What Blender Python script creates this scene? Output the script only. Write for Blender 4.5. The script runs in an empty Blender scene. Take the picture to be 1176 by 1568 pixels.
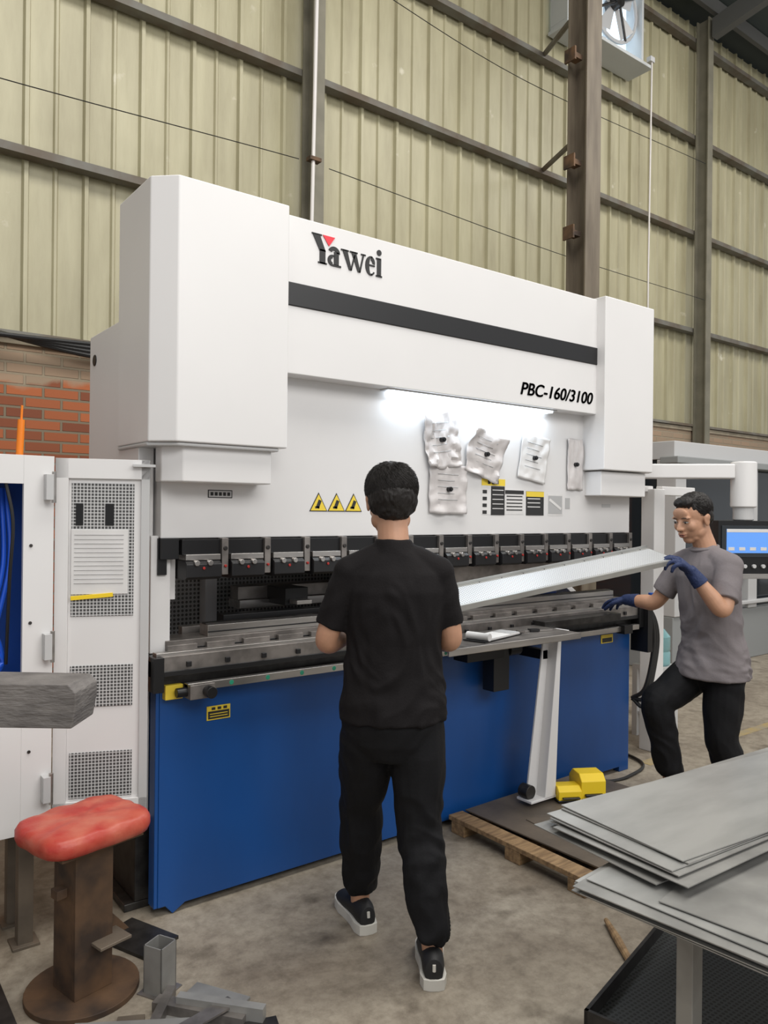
import bpy, bmesh, math, random
from mathutils import Vector, Matrix, noise, Euler
random.seed(7)
S=bpy.context.scene
COL=S.collection
try: S.view_settings.view_transform='Standard'
except Exception: pass

# ------------------------------------------------------------ materials
def nodes(name):
    m=bpy.data.materials.new(name); m.use_nodes=True
    nt=m.node_tree; b=nt.nodes['Principled BSDF']
    return m,nt,b
def mat(name,c,rough=.5,metal=0,var=.0,vscale=6,bump=0,bscale=60,emis=None,estr=0,alpha=1,trans=0,c2=None,stretch=(1,1,1),detail=4,coat=0,spec=None):
    m,nt,b=nodes(name)
    b.inputs['Base Color'].default_value=(*c,1)
    b.inputs['Roughness'].default_value=rough
    b.inputs['Metallic'].default_value=metal
    if spec is not None: b.inputs['Specular IOR Level'].default_value=spec
    if trans: b.inputs['Transmission Weight'].default_value=trans
    if coat: b.inputs['Coat Weight'].default_value=coat
    if alpha<1: b.inputs['Alpha'].default_value=alpha
    if emis:
        b.inputs['Emission Color'].default_value=(*emis,1); b.inputs['Emission Strength'].default_value=estr
    tc=nt.nodes.new('ShaderNodeTexCoord'); mp=nt.nodes.new('ShaderNodeMapping')
    mp.inputs['Scale'].default_value=stretch
    nt.links.new(tc.outputs['Object'],mp.inputs['Vector'])
    if var>0 or c2:
        n=nt.nodes.new('ShaderNodeTexNoise'); n.inputs['Scale'].default_value=vscale; n.inputs['Detail'].default_value=detail
        nt.links.new(mp.outputs[0],n.inputs['Vector'])
        r=nt.nodes.new('ShaderNodeValToRGB')
        a=c if c2 else tuple(x*(1-var) for x in c)
        d=c2 if c2 else tuple(min(1,x*(1+var)) for x in c)
        r.color_ramp.elements[0].position=.35; r.color_ramp.elements[1].position=.65
        r.color_ramp.elements[0].color=(*a,1); r.color_ramp.elements[1].color=(*d,1)
        nt.links.new(n.outputs[0],r.inputs[0]); nt.links.new(r.outputs[0],b.inputs['Base Color'])
    if bump>0:
        n=nt.nodes.new('ShaderNodeTexNoise'); n.inputs['Scale'].default_value=bscale; n.inputs['Detail'].default_value=5
        nt.links.new(mp.outputs[0],n.inputs['Vector'])
        bp=nt.nodes.new('ShaderNodeBump'); bp.inputs['Strength'].default_value=bump; bp.inputs['Distance'].default_value=.01
        nt.links.new(n.outputs[0],bp.inputs['Height']); nt.links.new(bp.outputs[0],b.inputs['Normal'])
    return m
def perf_mat(name,c,hole,pitch,rad,axes='XZ',rough=.45,metal=0,square=False):
    m,nt,b=nodes(name); b.inputs['Roughness'].default_value=rough; b.inputs['Metallic'].default_value=metal
    tc=nt.nodes.new('ShaderNodeTexCoord'); sp=nt.nodes.new('ShaderNodeSeparateXYZ'); nt.links.new(tc.outputs['Object'],sp.inputs[0])
    def M(op,a,bv=None):
        n=nt.nodes.new('ShaderNodeMath'); n.operation=op
        if hasattr(a,'links'): nt.links.new(a,n.inputs[0])
        else: n.inputs[0].default_value=a
        if bv is not None:
            if hasattr(bv,'links'): nt.links.new(bv,n.inputs[1])
            else: n.inputs[1].default_value=bv
        return n.outputs[0]
    def cell(o): return M('ABSOLUTE',M('SUBTRACT',M('FRACT',M('MULTIPLY',o,1/pitch)),.5))
    u=cell(sp.outputs[axes[0]]); v=cell(sp.outputs[axes[1]])
    if square: dist=M('MAXIMUM',u,v)
    else: dist=M('SQRT',M('ADD',M('MULTIPLY',u,u),M('MULTIPLY',v,v)))
    lt=M('LESS_THAN',dist,rad)
    mx=nt.nodes.new('ShaderNodeMix'); mx.data_type='RGBA'
    mx.inputs[6].default_value=(*c,1); mx.inputs[7].default_value=(*hole,1)
    nt.links.new(lt,mx.inputs[0]); nt.links.new(mx.outputs[2],b.inputs['Base Color'])
    return m

white=mat('machine_white',(.72,.71,.705),.36,var=.015,vscale=2)
white2=mat('ram_white',(.68,.67,.665),.42,var=.02,vscale=3)
grayw=mat('light_gray_metal',(.5,.5,.5),.4)
blue=mat('machine_blue',(.006,.062,.24),.36,var=.16,vscale=2.5,stretch=(1,1,.35),bump=.03,bscale=30)
black=mat('black_paint',(.008,.008,.009),.4)
blackm=mat('black_metal',(.015,.015,.016),.35,metal=.4)
dark=mat('dark_steel',(.045,.042,.04),.4,metal=.6,var=.3,vscale=20)
steel=mat('brushed_steel',(.42,.40,.38),.32,metal=.9,var=.12,vscale=8,stretch=(.5,4,4))
steel2=mat('worn_steel',(.24,.22,.205),.4,metal=.7,var=.3,vscale=12)
galv=mat('galvanised_sheet',(.40,.40,.385),.36,metal=.5,var=.14,vscale=5,stretch=(.6,2,1),bump=.05,bscale=12)
galv2=mat('galvanised_sheet_dull',(.30,.295,.28),.45,metal=.45,var=.22,vscale=6,bump=.05,bscale=20)
red=mat('red_paint',(.35,.02,.015),.4)
redlogo=mat('logo_red',(.75,.03,.05),.5)
yellow=mat('yellow_plastic',(.85,.60,.02),.4)
yellowl=mat('yellow_label',(.78,.58,.05),.5)
paper=mat('paper_white',(.66,.65,.64),.7,var=.05,vscale=8)
sleeve=mat('plastic_sleeve',(.56,.53,.52),.5,var=.12,vscale=9,bump=.15,bscale=18,spec=.35)
ink=mat('ink',(.02,.02,.02),.6)
inkgray=mat('print_gray',(.4,.4,.4),.6)
rust=mat('rusty_steel',(.045,.03,.022),.7,c2=(.15,.085,.045),vscale=7,metal=.3,bump=.2,bscale=25)
brownp=mat('brown_painted_column',(.10,.078,.055),.6,c2=(.17,.14,.10),vscale=5,stretch=(2,2,.3),bump=.1)
girtm=mat('girt_paint',(.15,.145,.125),.6,c2=(.105,.08,.055),vscale=4,stretch=(1,1,1))
colm=mat('grey_column_paint',(.14,.13,.095),.6,c2=(.19,.175,.13),vscale=4)
redcush=mat('red_vinyl',(.40,.030,.02),.42,c2=(.50,.13,.08),vscale=9,bump=.6,bscale=14)
wood=mat('pallet_wood',(.34,.22,.11),.7,c2=(.18,.11,.055),vscale=9,stretch=(1,6,6),bump=.3)
oldsteel=mat('old_steel_plate',(.20,.16,.12),.5,c2=(.11,.09,.07),vscale=4,metal=.3,bump=.1)
graybeam=mat('dirty_grey_plank',(.11,.10,.095),.7,c2=(.19,.175,.165),vscale=10,stretch=(1,1,4),bump=.5,bscale=35)
bluecab=mat('cabinet_blue_interior',(.01,.07,.35),.4)
hoseb=mat('blue_hose',(.01,.09,.6),.35)
orange=mat('orange_plastic',(.85,.22,.01),.4)
glassd=mat('dark_glass',(.02,.025,.03),.08)
screenb=mat('screen_glow',(.05,.15,.4),.3,emis=(.12,.3,.75),estr=.8)
lampm=mat('lamp_tube',(1,1,1),.3,emis=(.8,.9,1),estr=5)
jug=mat('jug_plastic',(.35,.68,.72),.1,alpha=.8,trans=.4)
greenp=mat('green_dots',(.02,.25,.15),.4)
cablem=mat('cable_black',(.01,.01,.01),.5)
ropew=mat('white_pipe',(.65,.62,.6),.5)
perfdoor=perf_mat('perforated_door',(.55,.55,.55),(.06,.06,.06),.012,.36,'XZ',square=True)
perfback=perf_mat('perforated_guard',(.5,.49,.47),(.12,.11,.10),.02,.33,'XZ')
perfsheet=perf_mat('perforated_sheet',(.60,.61,.62),(.24,.25,.26),.012,.34,'XY',rough=.38,metal=.3)
perfdark=perf_mat('dark_mesh',(.05,.055,.055),(.005,.005,.005),.014,.33,'XY')

# ------------------------------------------------------------ mesh helper
class MB:
    def __init__(s): s.v=[];s.f=[];s.m=[];s.mats=[]
    def mi(s,m):
        if m not in s.mats: s.mats.append(m)
        return s.mats.index(m)
    def add(s,vs,fs,m):
        o=len(s.v); s.v+=[Vector(v) for v in vs]; k=s.mi(m)
        for f in fs: s.f.append([i+o for i in f]); s.m.append(k)
    def box(s,x0,x1,y0,y1,z0,z1,m,R=None,c=None):
        vs=[Vector((x,y,z)) for x in (x0,x1) for y in (y0,y1) for z in (z0,z1)]
        if R is not None:
            cc=Vector(c) if c is not None else Vector(((x0+x1)/2,(y0+y1)/2,(z0+z1)/2))
            vs=[R@(v-cc)+cc for v in vs]
        s.add(vs,[(0,1,3,2),(4,6,7,5),(0,4,5,1),(2,3,7,6),(0,2,6,4),(1,5,7,3)],m)
    def prism(s,pts,plane,a0,a1,m):
        def P(p,a):
            if plane=='yz': return (a,p[0],p[1])
            if plane=='xz': return (p[0],a,p[1])
            return (p[0],p[1],a)
        n=len(pts)
        vs=[P(p,a0) for p in pts]+[P(p,a1) for p in pts]
        fs=[list(range(n))[::-1],list(range(n,2*n))]+[(i,(i+1)%n,n+(i+1)%n,n+i) for i in range(n)]
        s.add(vs,fs,m)
    def tube(s,pts,m,seg=14,cap=True):
        P=[Vector(p) for p,r in pts]; n=len(P); vs=[]; fs=[]
        t0=(P[1]-P[0]).normalized(); u=t0.orthogonal().normalized()
        for i in range(n):
            t=(P[min(i+1,n-1)]-P[max(i-1,0)]).normalized()
            u=(u-t*u.dot(t)).normalized(); w=t.cross(u); r=pts[i][1]
            for k in range(seg):
                a=2*math.pi*k/seg; vs.append(P[i]+(u*math.cos(a)+w*math.sin(a))*r)
        for i in range(n-1):
            for k in range(seg):
                fs.append((i*seg+k,i*seg+(k+1)%seg,(i+1)*seg+(k+1)%seg,(i+1)*seg+k))
        if cap: fs+= [list(range(seg))[::-1],list(range((n-1)*seg,n*seg))]
        s.add(vs,fs,m)
    def cyl(s,p0,p1,r,m,r1=None,seg=20): s.tube([(p0,r),(p1,r if r1 is None else r1)],m,seg)
    def curve(s,pts,r,m,seg=8,n=8):
        s.tube([(p,r) for p in cat([Vector(p) for p in pts],n)],m,seg)
    def rings(s,rs,m,seg=24):
        vs=[];fs=[];n=len(rs)
        for c,U,V in rs:
            c=Vector(c);U=Vector(U);V=Vector(V)
            for k in range(seg):
                a=2*math.pi*k/seg; vs.append(c+U*math.cos(a)+V*math.sin(a))
        for i in range(n-1):
            for k in range(seg):
                fs.append((i*seg+k,i*seg+(k+1)%seg,(i+1)*seg+(k+1)%seg,(i+1)*seg+k))
        fs+= [list(range(seg))[::-1],list(range((n-1)*seg,n*seg))]
        s.add(vs,fs,m)
    def ell(s,c,r,m,R=None,seg=20,rg=12):
        vs=[];c=Vector(c)
        for i in range(1,rg):
            t=math.pi*i/rg
            for k in range(seg):
                a=2*math.pi*k/seg
                p=Vector((r[0]*math.sin(t)*math.cos(a),r[1]*math.sin(t)*math.sin(a),r[2]*math.cos(t)))
                vs.append(c+(R@p if R is not None else p))
        def q(p): p=Vector(p); return c+(R@p if R is not None else p)
        vs.append(q((0,0,r[2]))); vs.append(q((0,0,-r[2])))
        T=len(vs)-2;B=T+1;fs=[]
        for i in range(rg-2):
            for k in range(seg): fs.append((i*seg+k,(i+1)*seg+k,(i+1)*seg+(k+1)%seg,i*seg+(k+1)%seg))
        for k in range(seg):
            fs.append((T,k,(k+1)%seg)); fs.append((B,(rg-2)*seg+(k+1)%seg,(rg-2)*seg+k))
        s.add(vs,fs,m)
    def make(s,name,parent=None,bevel=0,bseg=2,smooth=35,recalc=True):
        me=bpy.data.meshes.new(name); me.from_pydata(s.v,[],s.f)
        for m in s.mats: me.materials.append(m)
        for i,p in enumerate(me.polygons): p.material_index=s.m[i]
        if recalc:
            bm=bmesh.new(); bm.from_mesh(me); bmesh.ops.recalc_face_normals(bm,faces=bm.faces); bm.to_mesh(me); bm.free()
        if smooth:
            me.shade_smooth(); me.set_sharp_from_angle(angle=math.radians(smooth))
        o=bpy.data.objects.new(name,me); COL.objects.link(o)
        if parent: o.parent=parent
        if bevel:
            b=o.modifiers.new('bevel','BEVEL'); b.width=bevel; b.segments=bseg; b.limit_method='ANGLE'; b.angle_limit=math.radians(40); b.harden_normals=True
        return o
def cat(P,n=8):
    out=[]; Q=[P[0]*2-P[1]]+list(P)+[P[-1]*2-P[-2]]
    for i in range(1,len(Q)-2):
        a,b,c,d=Q[i-1:i+3]
        for k in range(n):
            t=k/n
            out.append(.5*((2*b)+(c-a)*t+(2*a-5*b+4*c-d)*t*t+(3*b-a-3*c+d)*t**3))
    out.append(P[-1]); return out
def empty(name,loc=(0,0,0),rz=0):
    e=bpy.data.objects.new(name,None); e.empty_display_size=.1; COL.objects.link(e); e.location=loc; e.rotation_euler=(0,0,rz); return e
def text(body,parent,x,z,y,size,m,sx=1,off=0,shear=0,name='lettering',sp=1,bold=(0,)):
    for bx,bz in bold:
        c=bpy.data.curves.new(name,'FONT'); c.body=body; c.size=size; c.extrude=.0008; c.offset=off; c.shear=shear; c.space_character=sp
        c.materials.append(m); o=bpy.data.objects.new(name,c); COL.objects.link(o)
        o.location=(x+bx,y,z+bz); o.rotation_euler=(math.pi/2,0,0); o.scale=(sx,1,1); o.parent=parent

# ------------------------------------------------------------ room
def floor_mat():
    m,nt,b=nodes('concrete_floor'); N=nt.nodes; L=nt.links
    tc=N.new('ShaderNodeTexCoord')
    n1=N.new('ShaderNodeTexNoise'); n1.inputs['Scale'].default_value=1.6; n1.inputs['Detail'].default_value=9; n1.inputs['Roughness'].default_value=.7; n1.inputs['Distortion'].default_value=.6
    n2=N.new('ShaderNodeTexNoise'); n2.inputs['Scale'].default_value=16; n2.inputs['Detail'].default_value=8; n2.inputs['Roughness'].default_value=.75
    n3=N.new('ShaderNodeTexNoise'); n3.inputs['Scale'].default_value=4.5; n3.inputs['Detail'].default_value=6
    for n in (n1,n2,n3): L.new(tc.outputs['Object'],n.inputs['Vector'])
    r1=N.new('ShaderNodeValToRGB'); e=r1.color_ramp.elements
    e[0].position=.32; e[0].color=(.20,.165,.125,1); e[1].position=.66; e[1].color=(.39,.345,.275,1)
    r2=N.new('ShaderNodeValToRGB'); e=r2.color_ramp.elements
    e[0].position=.33; e[0].color=(.62,.60,.58,1); e[1].position=.58; e[1].color=(1,1,1,1)
    r3=N.new('ShaderNodeValToRGB'); e=r3.color_ramp.elements
    e[0].position=.30; e[0].color=(.55,.53,.50,1); e[1].position=.43; e[1].color=(1,1,1,1)
    mx=N.new('ShaderNodeMix'); mx.data_type='RGBA'; mx.blend_type='MULTIPLY'; mx.inputs[0].default_value=1
    my=N.new('ShaderNodeMix'); my.data_type='RGBA'; my.blend_type='MULTIPLY'; my.inputs[0].default_value=1
    L.new(n1.outputs[0],r1.inputs[0]); L.new(n2.outputs[0],r2.inputs[0]); L.new(n3.outputs[0],r3.inputs[0])
    L.new(r1.outputs[0],mx.inputs[6]); L.new(r2.outputs[0],mx.inputs[7]); L.new(mx.outputs[2],my.inputs[6]); L.new(r3.outputs[0],my.inputs[7])
    L.new(my.outputs[2],b.inputs['Base Color']); b.inputs['Roughness'].default_value=.55
    bp=N.new('ShaderNodeBump'); bp.inputs['Strength'].default_value=.15; bp.inputs['Distance'].default_value=.01
    L.new(n2.outputs[0],bp.inputs['Height']); L.new(bp.outputs[0],b.inputs['Normal'])
    return m
g=MB(); g.box(-8,18,-6,6.2,-.1,0,floor_mat()); g.make('floor',smooth=0)

def brick_mat():
    m,nt,b=nodes('brick_wall'); N=nt.nodes; L=nt.links
    tc=N.new('ShaderNodeTexCoord'); sp=N.new('ShaderNodeSeparateXYZ'); cb=N.new('ShaderNodeCombineXYZ')
    L.new(tc.outputs['Object'],sp.inputs[0]); L.new(sp.outputs['X'],cb.inputs['X']); L.new(sp.outputs['Z'],cb.inputs['Y'])
    bt=N.new('ShaderNodeTexBrick'); L.new(cb.outputs[0],bt.inputs['Vector'])
    bt.inputs['Scale'].default_value=1; bt.inputs['Brick Width'].default_value=.25; bt.inputs['Row Height'].default_value=.078
    bt.inputs['Mortar Size'].default_value=.010; bt.inputs['Mortar Smooth'].default_value=.3; bt.inputs['Bias'].default_value=-.1
    bt.inputs['Color1'].default_value=(.40,.12,.045,1); bt.inputs['Color2'].default_value=(.17,.055,.03,1); bt.inputs['Mortar'].default_value=(.20,.16,.11,1)
    n=N.new('ShaderNodeTexNoise'); n.inputs['Scale'].default_value=3; n.inputs['Detail'].default_value=6; L.new(cb.outputs[0],n.inputs['Vector'])
    ad=N.new('ShaderNodeMath'); ad.operation='MULTIPLY_ADD'; ad.inputs[1].default_value=.5; L.new(n.outputs[0],ad.inputs[0]); L.new(sp.outputs['Z'],ad.inputs[2])
    mr=N.new('ShaderNodeMapRange'); mr.inputs[1].default_value=2.66; mr.inputs[2].default_value=2.74; L.new(ad.outputs[0],mr.inputs[0])
    mx=N.new('ShaderNodeMix'); mx.data_type='RGBA'; mx.inputs[7].default_value=(.33,.27,.19,1)
    mm=N.new('ShaderNodeMath'); mm.operation='MULTIPLY'; mm.inputs[1].default_value=.8; L.new(mr.outputs[0],mm.inputs[0])
    L.new(mm.outputs[0],mx.inputs[0]); L.new(bt.outputs['Color'],mx.inputs[6])
    L.new(mx.outputs[2],b.inputs['Base Color']); b.inputs['Roughness'].default_value=.9
    bp=N.new('ShaderNodeBump'); bp.inputs['Strength'].default_value=.8; bp.inputs['Distance'].default_value=.01; bp.invert=True
    L.new(bt.outputs['Fac'],bp.inputs['Height']); L.new(bp.outputs[0],b.inputs['Normal'])
    return m
def siding_mat():
    m,nt,b=nodes('corrugated_siding'); N=nt.nodes; L=nt.links
    tc=N.new('ShaderNodeTexCoord'); mp=N.new('ShaderNodeMapping'); mp.inputs['Scale'].default_value=(2.2,1,.35)
    L.new(tc.outputs['Object'],mp.inputs[0])
    n=N.new('ShaderNodeTexNoise'); n.inputs['Scale'].default_value=2.2; n.inputs['Detail'].default_value=7; n.inputs['Roughness'].default_value=.6
    L.new(mp.outputs[0],n.inputs['Vector'])
    r=N.new('ShaderNodeValToRGB'); e=r.color_ramp.elements
    e[0].position=.28; e[0].color=(.31,.28,.175,1); e[1].position=.7; e[1].color=(.44,.41,.27,1)
    L.new(n.outputs[0],r.inputs[0])
    n2=N.new('ShaderNodeTexNoise'); n2.inputs['Scale'].default_value=4; n2.inputs['Detail'].default_value=5; L.new(tc.outputs['Object'],n2.inputs['Vector'])
    r2=N.new('ShaderNodeValToRGB'); e=r2.color_ramp.elements; e[0].position=.67; e[0].color=(0,0,0,1); e[1].position=.75; e[1].color=(1,1,1,1)
    L.new(n2.outputs[0],r2.inputs[0])
    mx=N.new('ShaderNodeMix'); mx.data_type='RGBA'; mx.inputs[7].default_value=(.56,.53,.41,1)
    L.new(r2.outputs[0],mx.inputs[0]); L.new(r.outputs[0],mx.inputs[6]); L.new(mx.outputs[2],b.inputs['Base Color'])
    b.inputs['Roughness'].default_value=.42
    bp=N.new('ShaderNodeBump'); bp.inputs['Strength'].default_value=.4; bp.inputs['Distance'].default_value=.02
    L.new(n.outputs[0],bp.inputs['Height']); L.new(bp.outputs[0],b.inputs['Normal'])
    return m
W=6.0
g=MB(); sm=siding_mat()
prof=[]; x=-8.0; k=0
while x<18:
    major=(k%2==0); h=.034 if major else .018; w=.028 if major else .018
    prof+= [(x,0),(x+.012,-h),(x+.012+w,-h),(x+.024+w,0)]
    x+=.21; k+=1
vs=[];fs=[]
zs=[2.73,8.35]
for z in zs: vs+=[(p[0],W+p[1],z) for p in prof]
n=len(prof)
for i in range(n-1): fs.append((i,i+1,n+i+1,n+i))
g.add(vs,fs,sm)
g.box(-8,18,W+.02,W+.06,2.73,8.35,sm)
g.box(-8,18,W-.12,W+.06,0,2.70,brick_mat())
g.box(-8,18,W-.14,W+.02,2.70,2.75,mat('sill_cement',(.30,.255,.185),.9,var=.2))
wb=g.make('wall_back',smooth=0,recalc=False)
for i,z in enumerate((4.07,5.40,6.70,8.02)):
    g=MB(); g.prism([(W-.14,z-.028),(W-.035,z-.028),(W-.035,z-.022),(W-.133,z-.022),(W-.133,z+.022),(W-.035,z+.022),(W-.035,z+.03),(W-.14,z+.03)],'yz',-8,18,girtm); g.make('trim_%d'%(i+1),smooth=0)
g=MB(); g.prism([(W-.17,2.755),(W-.035,2.755),(W-.035,2.79),(W-.15,2.79)],'yz',-8,18,girtm); g.make('trim_5',smooth=0)
def hcol(name,x,y,z0,z1,w,d,m):
    g=MB(); t=.015
    g.box(x-w/2,x+w/2,y-d/2,y-d/2+t,z0,z1,m); g.box(x-w/2,x+w/2,y+d/2-t,y+d/2,z0,z1,m); g.box(x-t/2,x+t/2,y-d/2+t,y+d/2-t,z0,z1,m)
    g.box(x-w/2-.04,x+w/2+.04,y-d/2-.04,y+d/2+.04,z0,z0+.02,m)
    return g
for x in (-2.9,3.53,9.72):
    hcol('wall_column',x,W-.245,0,8.25,.12,.18,colm).make('wall_column',smooth=0)
g=hcol('c',6.25,5.0,0,8.3,.225,.24,brownp)
g.box(6.14,6.36,4.88,5.12,7.9,8.0,brownp)
for z in (3.35,4.30,5.0,6.05,7.1):
    g.box(6.02,6.14,4.94,5.03,z,z+.05,rust); g.box(6.00,6.02,4.92,5.05,z-.04,z+.09,rust)
for z in (5.42,6.72): g.tube([((6.30,5.12,z-.02),.03),((6.62,5.85,z),.03)],girtm,6)
g.make('steel_column',smooth=0)
g=MB(); cm=mat('roof_sheet',(.035,.045,.04),.6)
g.prism([(6.2,8.35),(6.2,8.45),(-6,10.6),(-6,10.5)],'yz',-8,18,cm)
g.make('ceiling',smooth=0)
g=MB(); pm=mat('purlin_paint',(.09,.09,.085),.6)
for k in range(8):
    y=5.6-k*1.4; z=8.35+(6.2-y)*.176
    g.box(-8,18,y-.03,y+.03,z-.20,z-.015,pm)
g.make('ceiling_purlins',smooth=0)
for x in (9.72,16.3):
    g=MB(); g.prism([(5.62,7.95),(5.62,8.2),(-5,10.05),(-5,9.75)],'yz',x-.06,x+.06,pm); g.make('roof_beam',smooth=0)

# window with exhaust fan
e=empty('window_1')
g=MB(); fr=mat('window_frame_white',(.55,.57,.57),.4)
x0,x1,z0,z1=6.90,8.24,7.15,8.28; yw=W-.16
skyw=mat('daylight_pane',(.6,.8,1),.3,emis=(.75,.88,1),estr=1.25)
g.box(x0,x1,W-.05,W-.04,z0,z1,skyw)
for a,b,c,d in ((x0-.06,x0,z0,z1),(x1,x1+.04,z0,z1),(x0-.06,x1+.04,z0-.07,z0),(x0-.06,x1+.04,z1,z1+.03)):
    g.box(a,b,yw-.12,W-.03,c,d,fr)
g.box(x0-.10,x1+.08,yw-.22,W-.03,z0-.11,z0-.07,fr)
for k in range(1,3): g.box(x0+k*.44-.015,x0+k*.44+.015,W-.09,W-.05,z0,z1,fr)
g.make('frame',e,.005)
g=MB(); cx,cz,cy=7.78,7.72,W-.2
R=.44
pts=[(Vector((cx+R*math.cos(a*math.pi/16),cy,cz+R*math.sin(a*math.pi/16))),.025) for a in range(33)]
g.tube(pts,grayw,8,False)
for k in range(5):
    a=k*2*math.pi/5+.4; d=Vector((math.cos(a),0,math.sin(a))); nn=Vector((-math.sin(a),0,math.cos(a)))
    p=Vector((cx,cy,cz))
    g.add([p+d*.06-nn*.03,p+d*.40-nn*.07+Vector((0,.05,0)),p+d*.40+nn*.09-Vector((0,.05,0)),p+d*.06+nn*.05],[(0,1,2,3)],grayw)
g.cyl((cx,cy-.1,cz),(cx,cy+.08,cz),.08,dark)
for k in range(4):
    a=k*2*math.pi/4+.5; g.cyl((cx,cy-.08,cz),(cx+R*math.cos(a),cy-.02,cz+R*math.sin(a)),.016,dark)
g.make('exhaust_fan',e)
g=MB()
for k in range(4):
    g.curve([(-3,W-.22-.03*k,2.80+.03*k),(-1,W-.23,2.68+.04*k),(0.6,W-.24-.02*k,2.78-.02*k),(1.8,W-.23,2.66+.03*k),(3.2,W-.24,2.78),(5.5,W-.22,2.72+.03*k)],.018,cablem)
g.make('wall_cable_bundle')
g=MB(); g.tube([((3.36,W-.44,0),.016),((3.38,W-.44,2.2),.016),((3.43,W-.44,5.5),.016),((3.47,W-.44,8.2),.016)],ropew,8)
for z in (1.5,3,4.5,6,7.5): g.box(3.37,3.48,W-.47,W-.40,z,z+.03,rust)
g.make('conduit_pipe')
g=MB(); g.tube([((8.13,W-.5,7.05),.010),((8.10,W-.5,4.5),.010),((8.10,W-.5,2.8),.010),((8.10,W-.5,0),.010)],ropew,8); g.box(8.08,8.16,W-.52,W-.46,7.0,7.06,grayw); g.make('downpipe_cord')
g=MB()
g.curve([(-2.7,5.60,4.50),(0,5.60,4.36),(3.3,5.60,4.5)],.004,cablem,5)
g.curve([(3.6,5.60,4.5),(6.5,5.60,4.40),(9.5,5.60,4.4)],.004,cablem,5)
g.curve([(3.6,5.60,6.3),(6,5.60,6.1),(9.5,5.60,6.2)],.004,cablem,5)
g.make('overhead_wire')

# ------------------------------------------------------------ press brake
PB=empty('press_brake_machine')
XL,XR=1.09,4.03
YF=2.85
g=MB()
g.box(XL,XR,YF,YF+.10,1.44,2.74,white2)
g.box(XL-.03,XL+.05,YF+.02,YF+.08,1.0,1.45,white2)
g.make('ram_panel',PB,.004)
g=MB()
g.box(1.54,3.60,2.76,3.10,2.115,2.765,white)
g.box(1.54,3.60,2.754,2.762,2.393,2.49,black)
g.make('upper_fascia',PB,.004)
g=MB(); 
g.prism([(1.01,3.12),(1.01,2.775),(1.09,2.70),(1.552,2.70),(1.552,3.12)],'xy',1.80,2.775,white)
g.prism([(4.11,3.12),(4.11,2.775),(4.04,2.70),(3.58,2.70),(3.58,3.12)],'xy',1.80,2.775,white)
g.prism([(1.01,3.12),(1.01,2.79),(1.10,2.71),(1.52,2.71),(1.52,2.86),(1.2,2.86)],'xy',1.785,1.80,grayw)
g.make('side_covers',PB,.006)
g=MB()
g.prism([(1.07,2.86),(1.07,2.80),(1.13,2.735),(1.50,2.735),(1.50,2.86)],'xy',1.655,1.795,white)
g.prism([(4.06,2.86),(4.06,2.80),(4.02,2.735),(3.60,2.735),(3.60,2.86)],'xy',1.655,1.795,white)
g.make('cylinder_guards',PB,.006)
def cframe(x0,x1,nm):
    thr=[]
    for k in range(9):
        a=-math.pi/2+k*math.pi/8
        thr.append((3.20+.20*math.cos(a),1.22+.20*math.sin(a)))
    pts=[(2.90,2.31),(3.53,2.31),(3.55,.36),(2.92,.36),(2.92,1.02)]+[(3.20,1.02)]+thr[1:-1]+[(3.20,1.42),(2.90,1.42)]
    g=MB(); g.prism(pts,'yz',x0,x1,white); 
    g.cyl((x0-.004,3.46,2.20),(x0+.002,3.46,2.20),.025,dark)
    return g.make(nm,PB,.004)
cframe(1.02,1.08,'side_frame_left'); cframe(4.02,4.08,'side_frame_right')
g=MB()
g.curve([(1.11,2.90,1.42),(1.105,2.905,1.36),(1.10,2.93,1.25),(1.10,2.93,1.12),(1.105,2.91,1.0)],.012,white)
g.box(1.085,1.12,2.86,2.90,1.30,1.44,blackm)
g.make('throat_guard',PB)
g=MB()
g.box(1.08,4.02,3.15,3.50,1.75,2.30,white2)
g.box(1.10,4.02,2.98,3.35,.03,.86,blue)
g.box(1.04,4.08,2.95,3.5,.03,.36,dark)
g.box(1.0,1.25,2.95,3.6,0,.03,dark); g.box(3.9,4.15,2.95,3.6,0,.03,dark)
g.make('rear_structure',PB,.004)
g=MB()
g.prism([(1.09,.885),(4.03,.885),(4.03,.0),(3.94,.0),(3.94,.03),(1.20,.03),(1.15,.0),(1.12,.035),(1.09,.035)],'xz',2.84,2.885,blue)
g.box(1.075,1.09,2.842,2.90,.035,.885,blue)
g.make('bed_apron',PB,.003)
g=MB()
g.box(1.04,4.07,2.80,3.02,.925,.985,dark)
g.box(1.06,4.05,2.785,2.80,.93,1.0,steel2)
g.box(1.06,4.05,2.80,2.84,.985,1.012,steel)
g.box(1.04,1.08,2.77,2.86,.87,1.0,blackm)
g.box(4.03,4.08,2.77,2.86,.87,1.0,blackm)
g.box(1.09,4.03,2.83,2.845,.885,.93,dark)
g.box(1.08,4.04,2.779,2.786,.925,.945,black)
k=1.12
while k<3.98:
    g.box(k,k+.12,2.84,2.86,.99,1.03,steel2); g.box(k+.05,k+.07,2.775,2.786,.955,.975,black); k+=.16
g.box(1.12,4.0,2.86,3.0,.985,1.045,steel2)
g.box(1.12,4.0,2.858,2.862,1.005,1.015,black)
g.box(1.30,3.92,2.88,2.96,1.045,1.09,steel)
g.box(1.30,3.92,2.90,2.94,1.088,1.096,dark)
g.box(1.30,3.92,2.878,2.882,1.06,1.066,black)
g.box(1.25,3.92,3.02,3.06,1.0,1.07,steel2)
g.make('bed_table',PB,.003)
g=MB()
g.box(1.17,4.02,2.765,2.80,.862,.892,steel)
g.box(1.17,4.02,2.80,2.842,.868,.885,dark)
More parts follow.
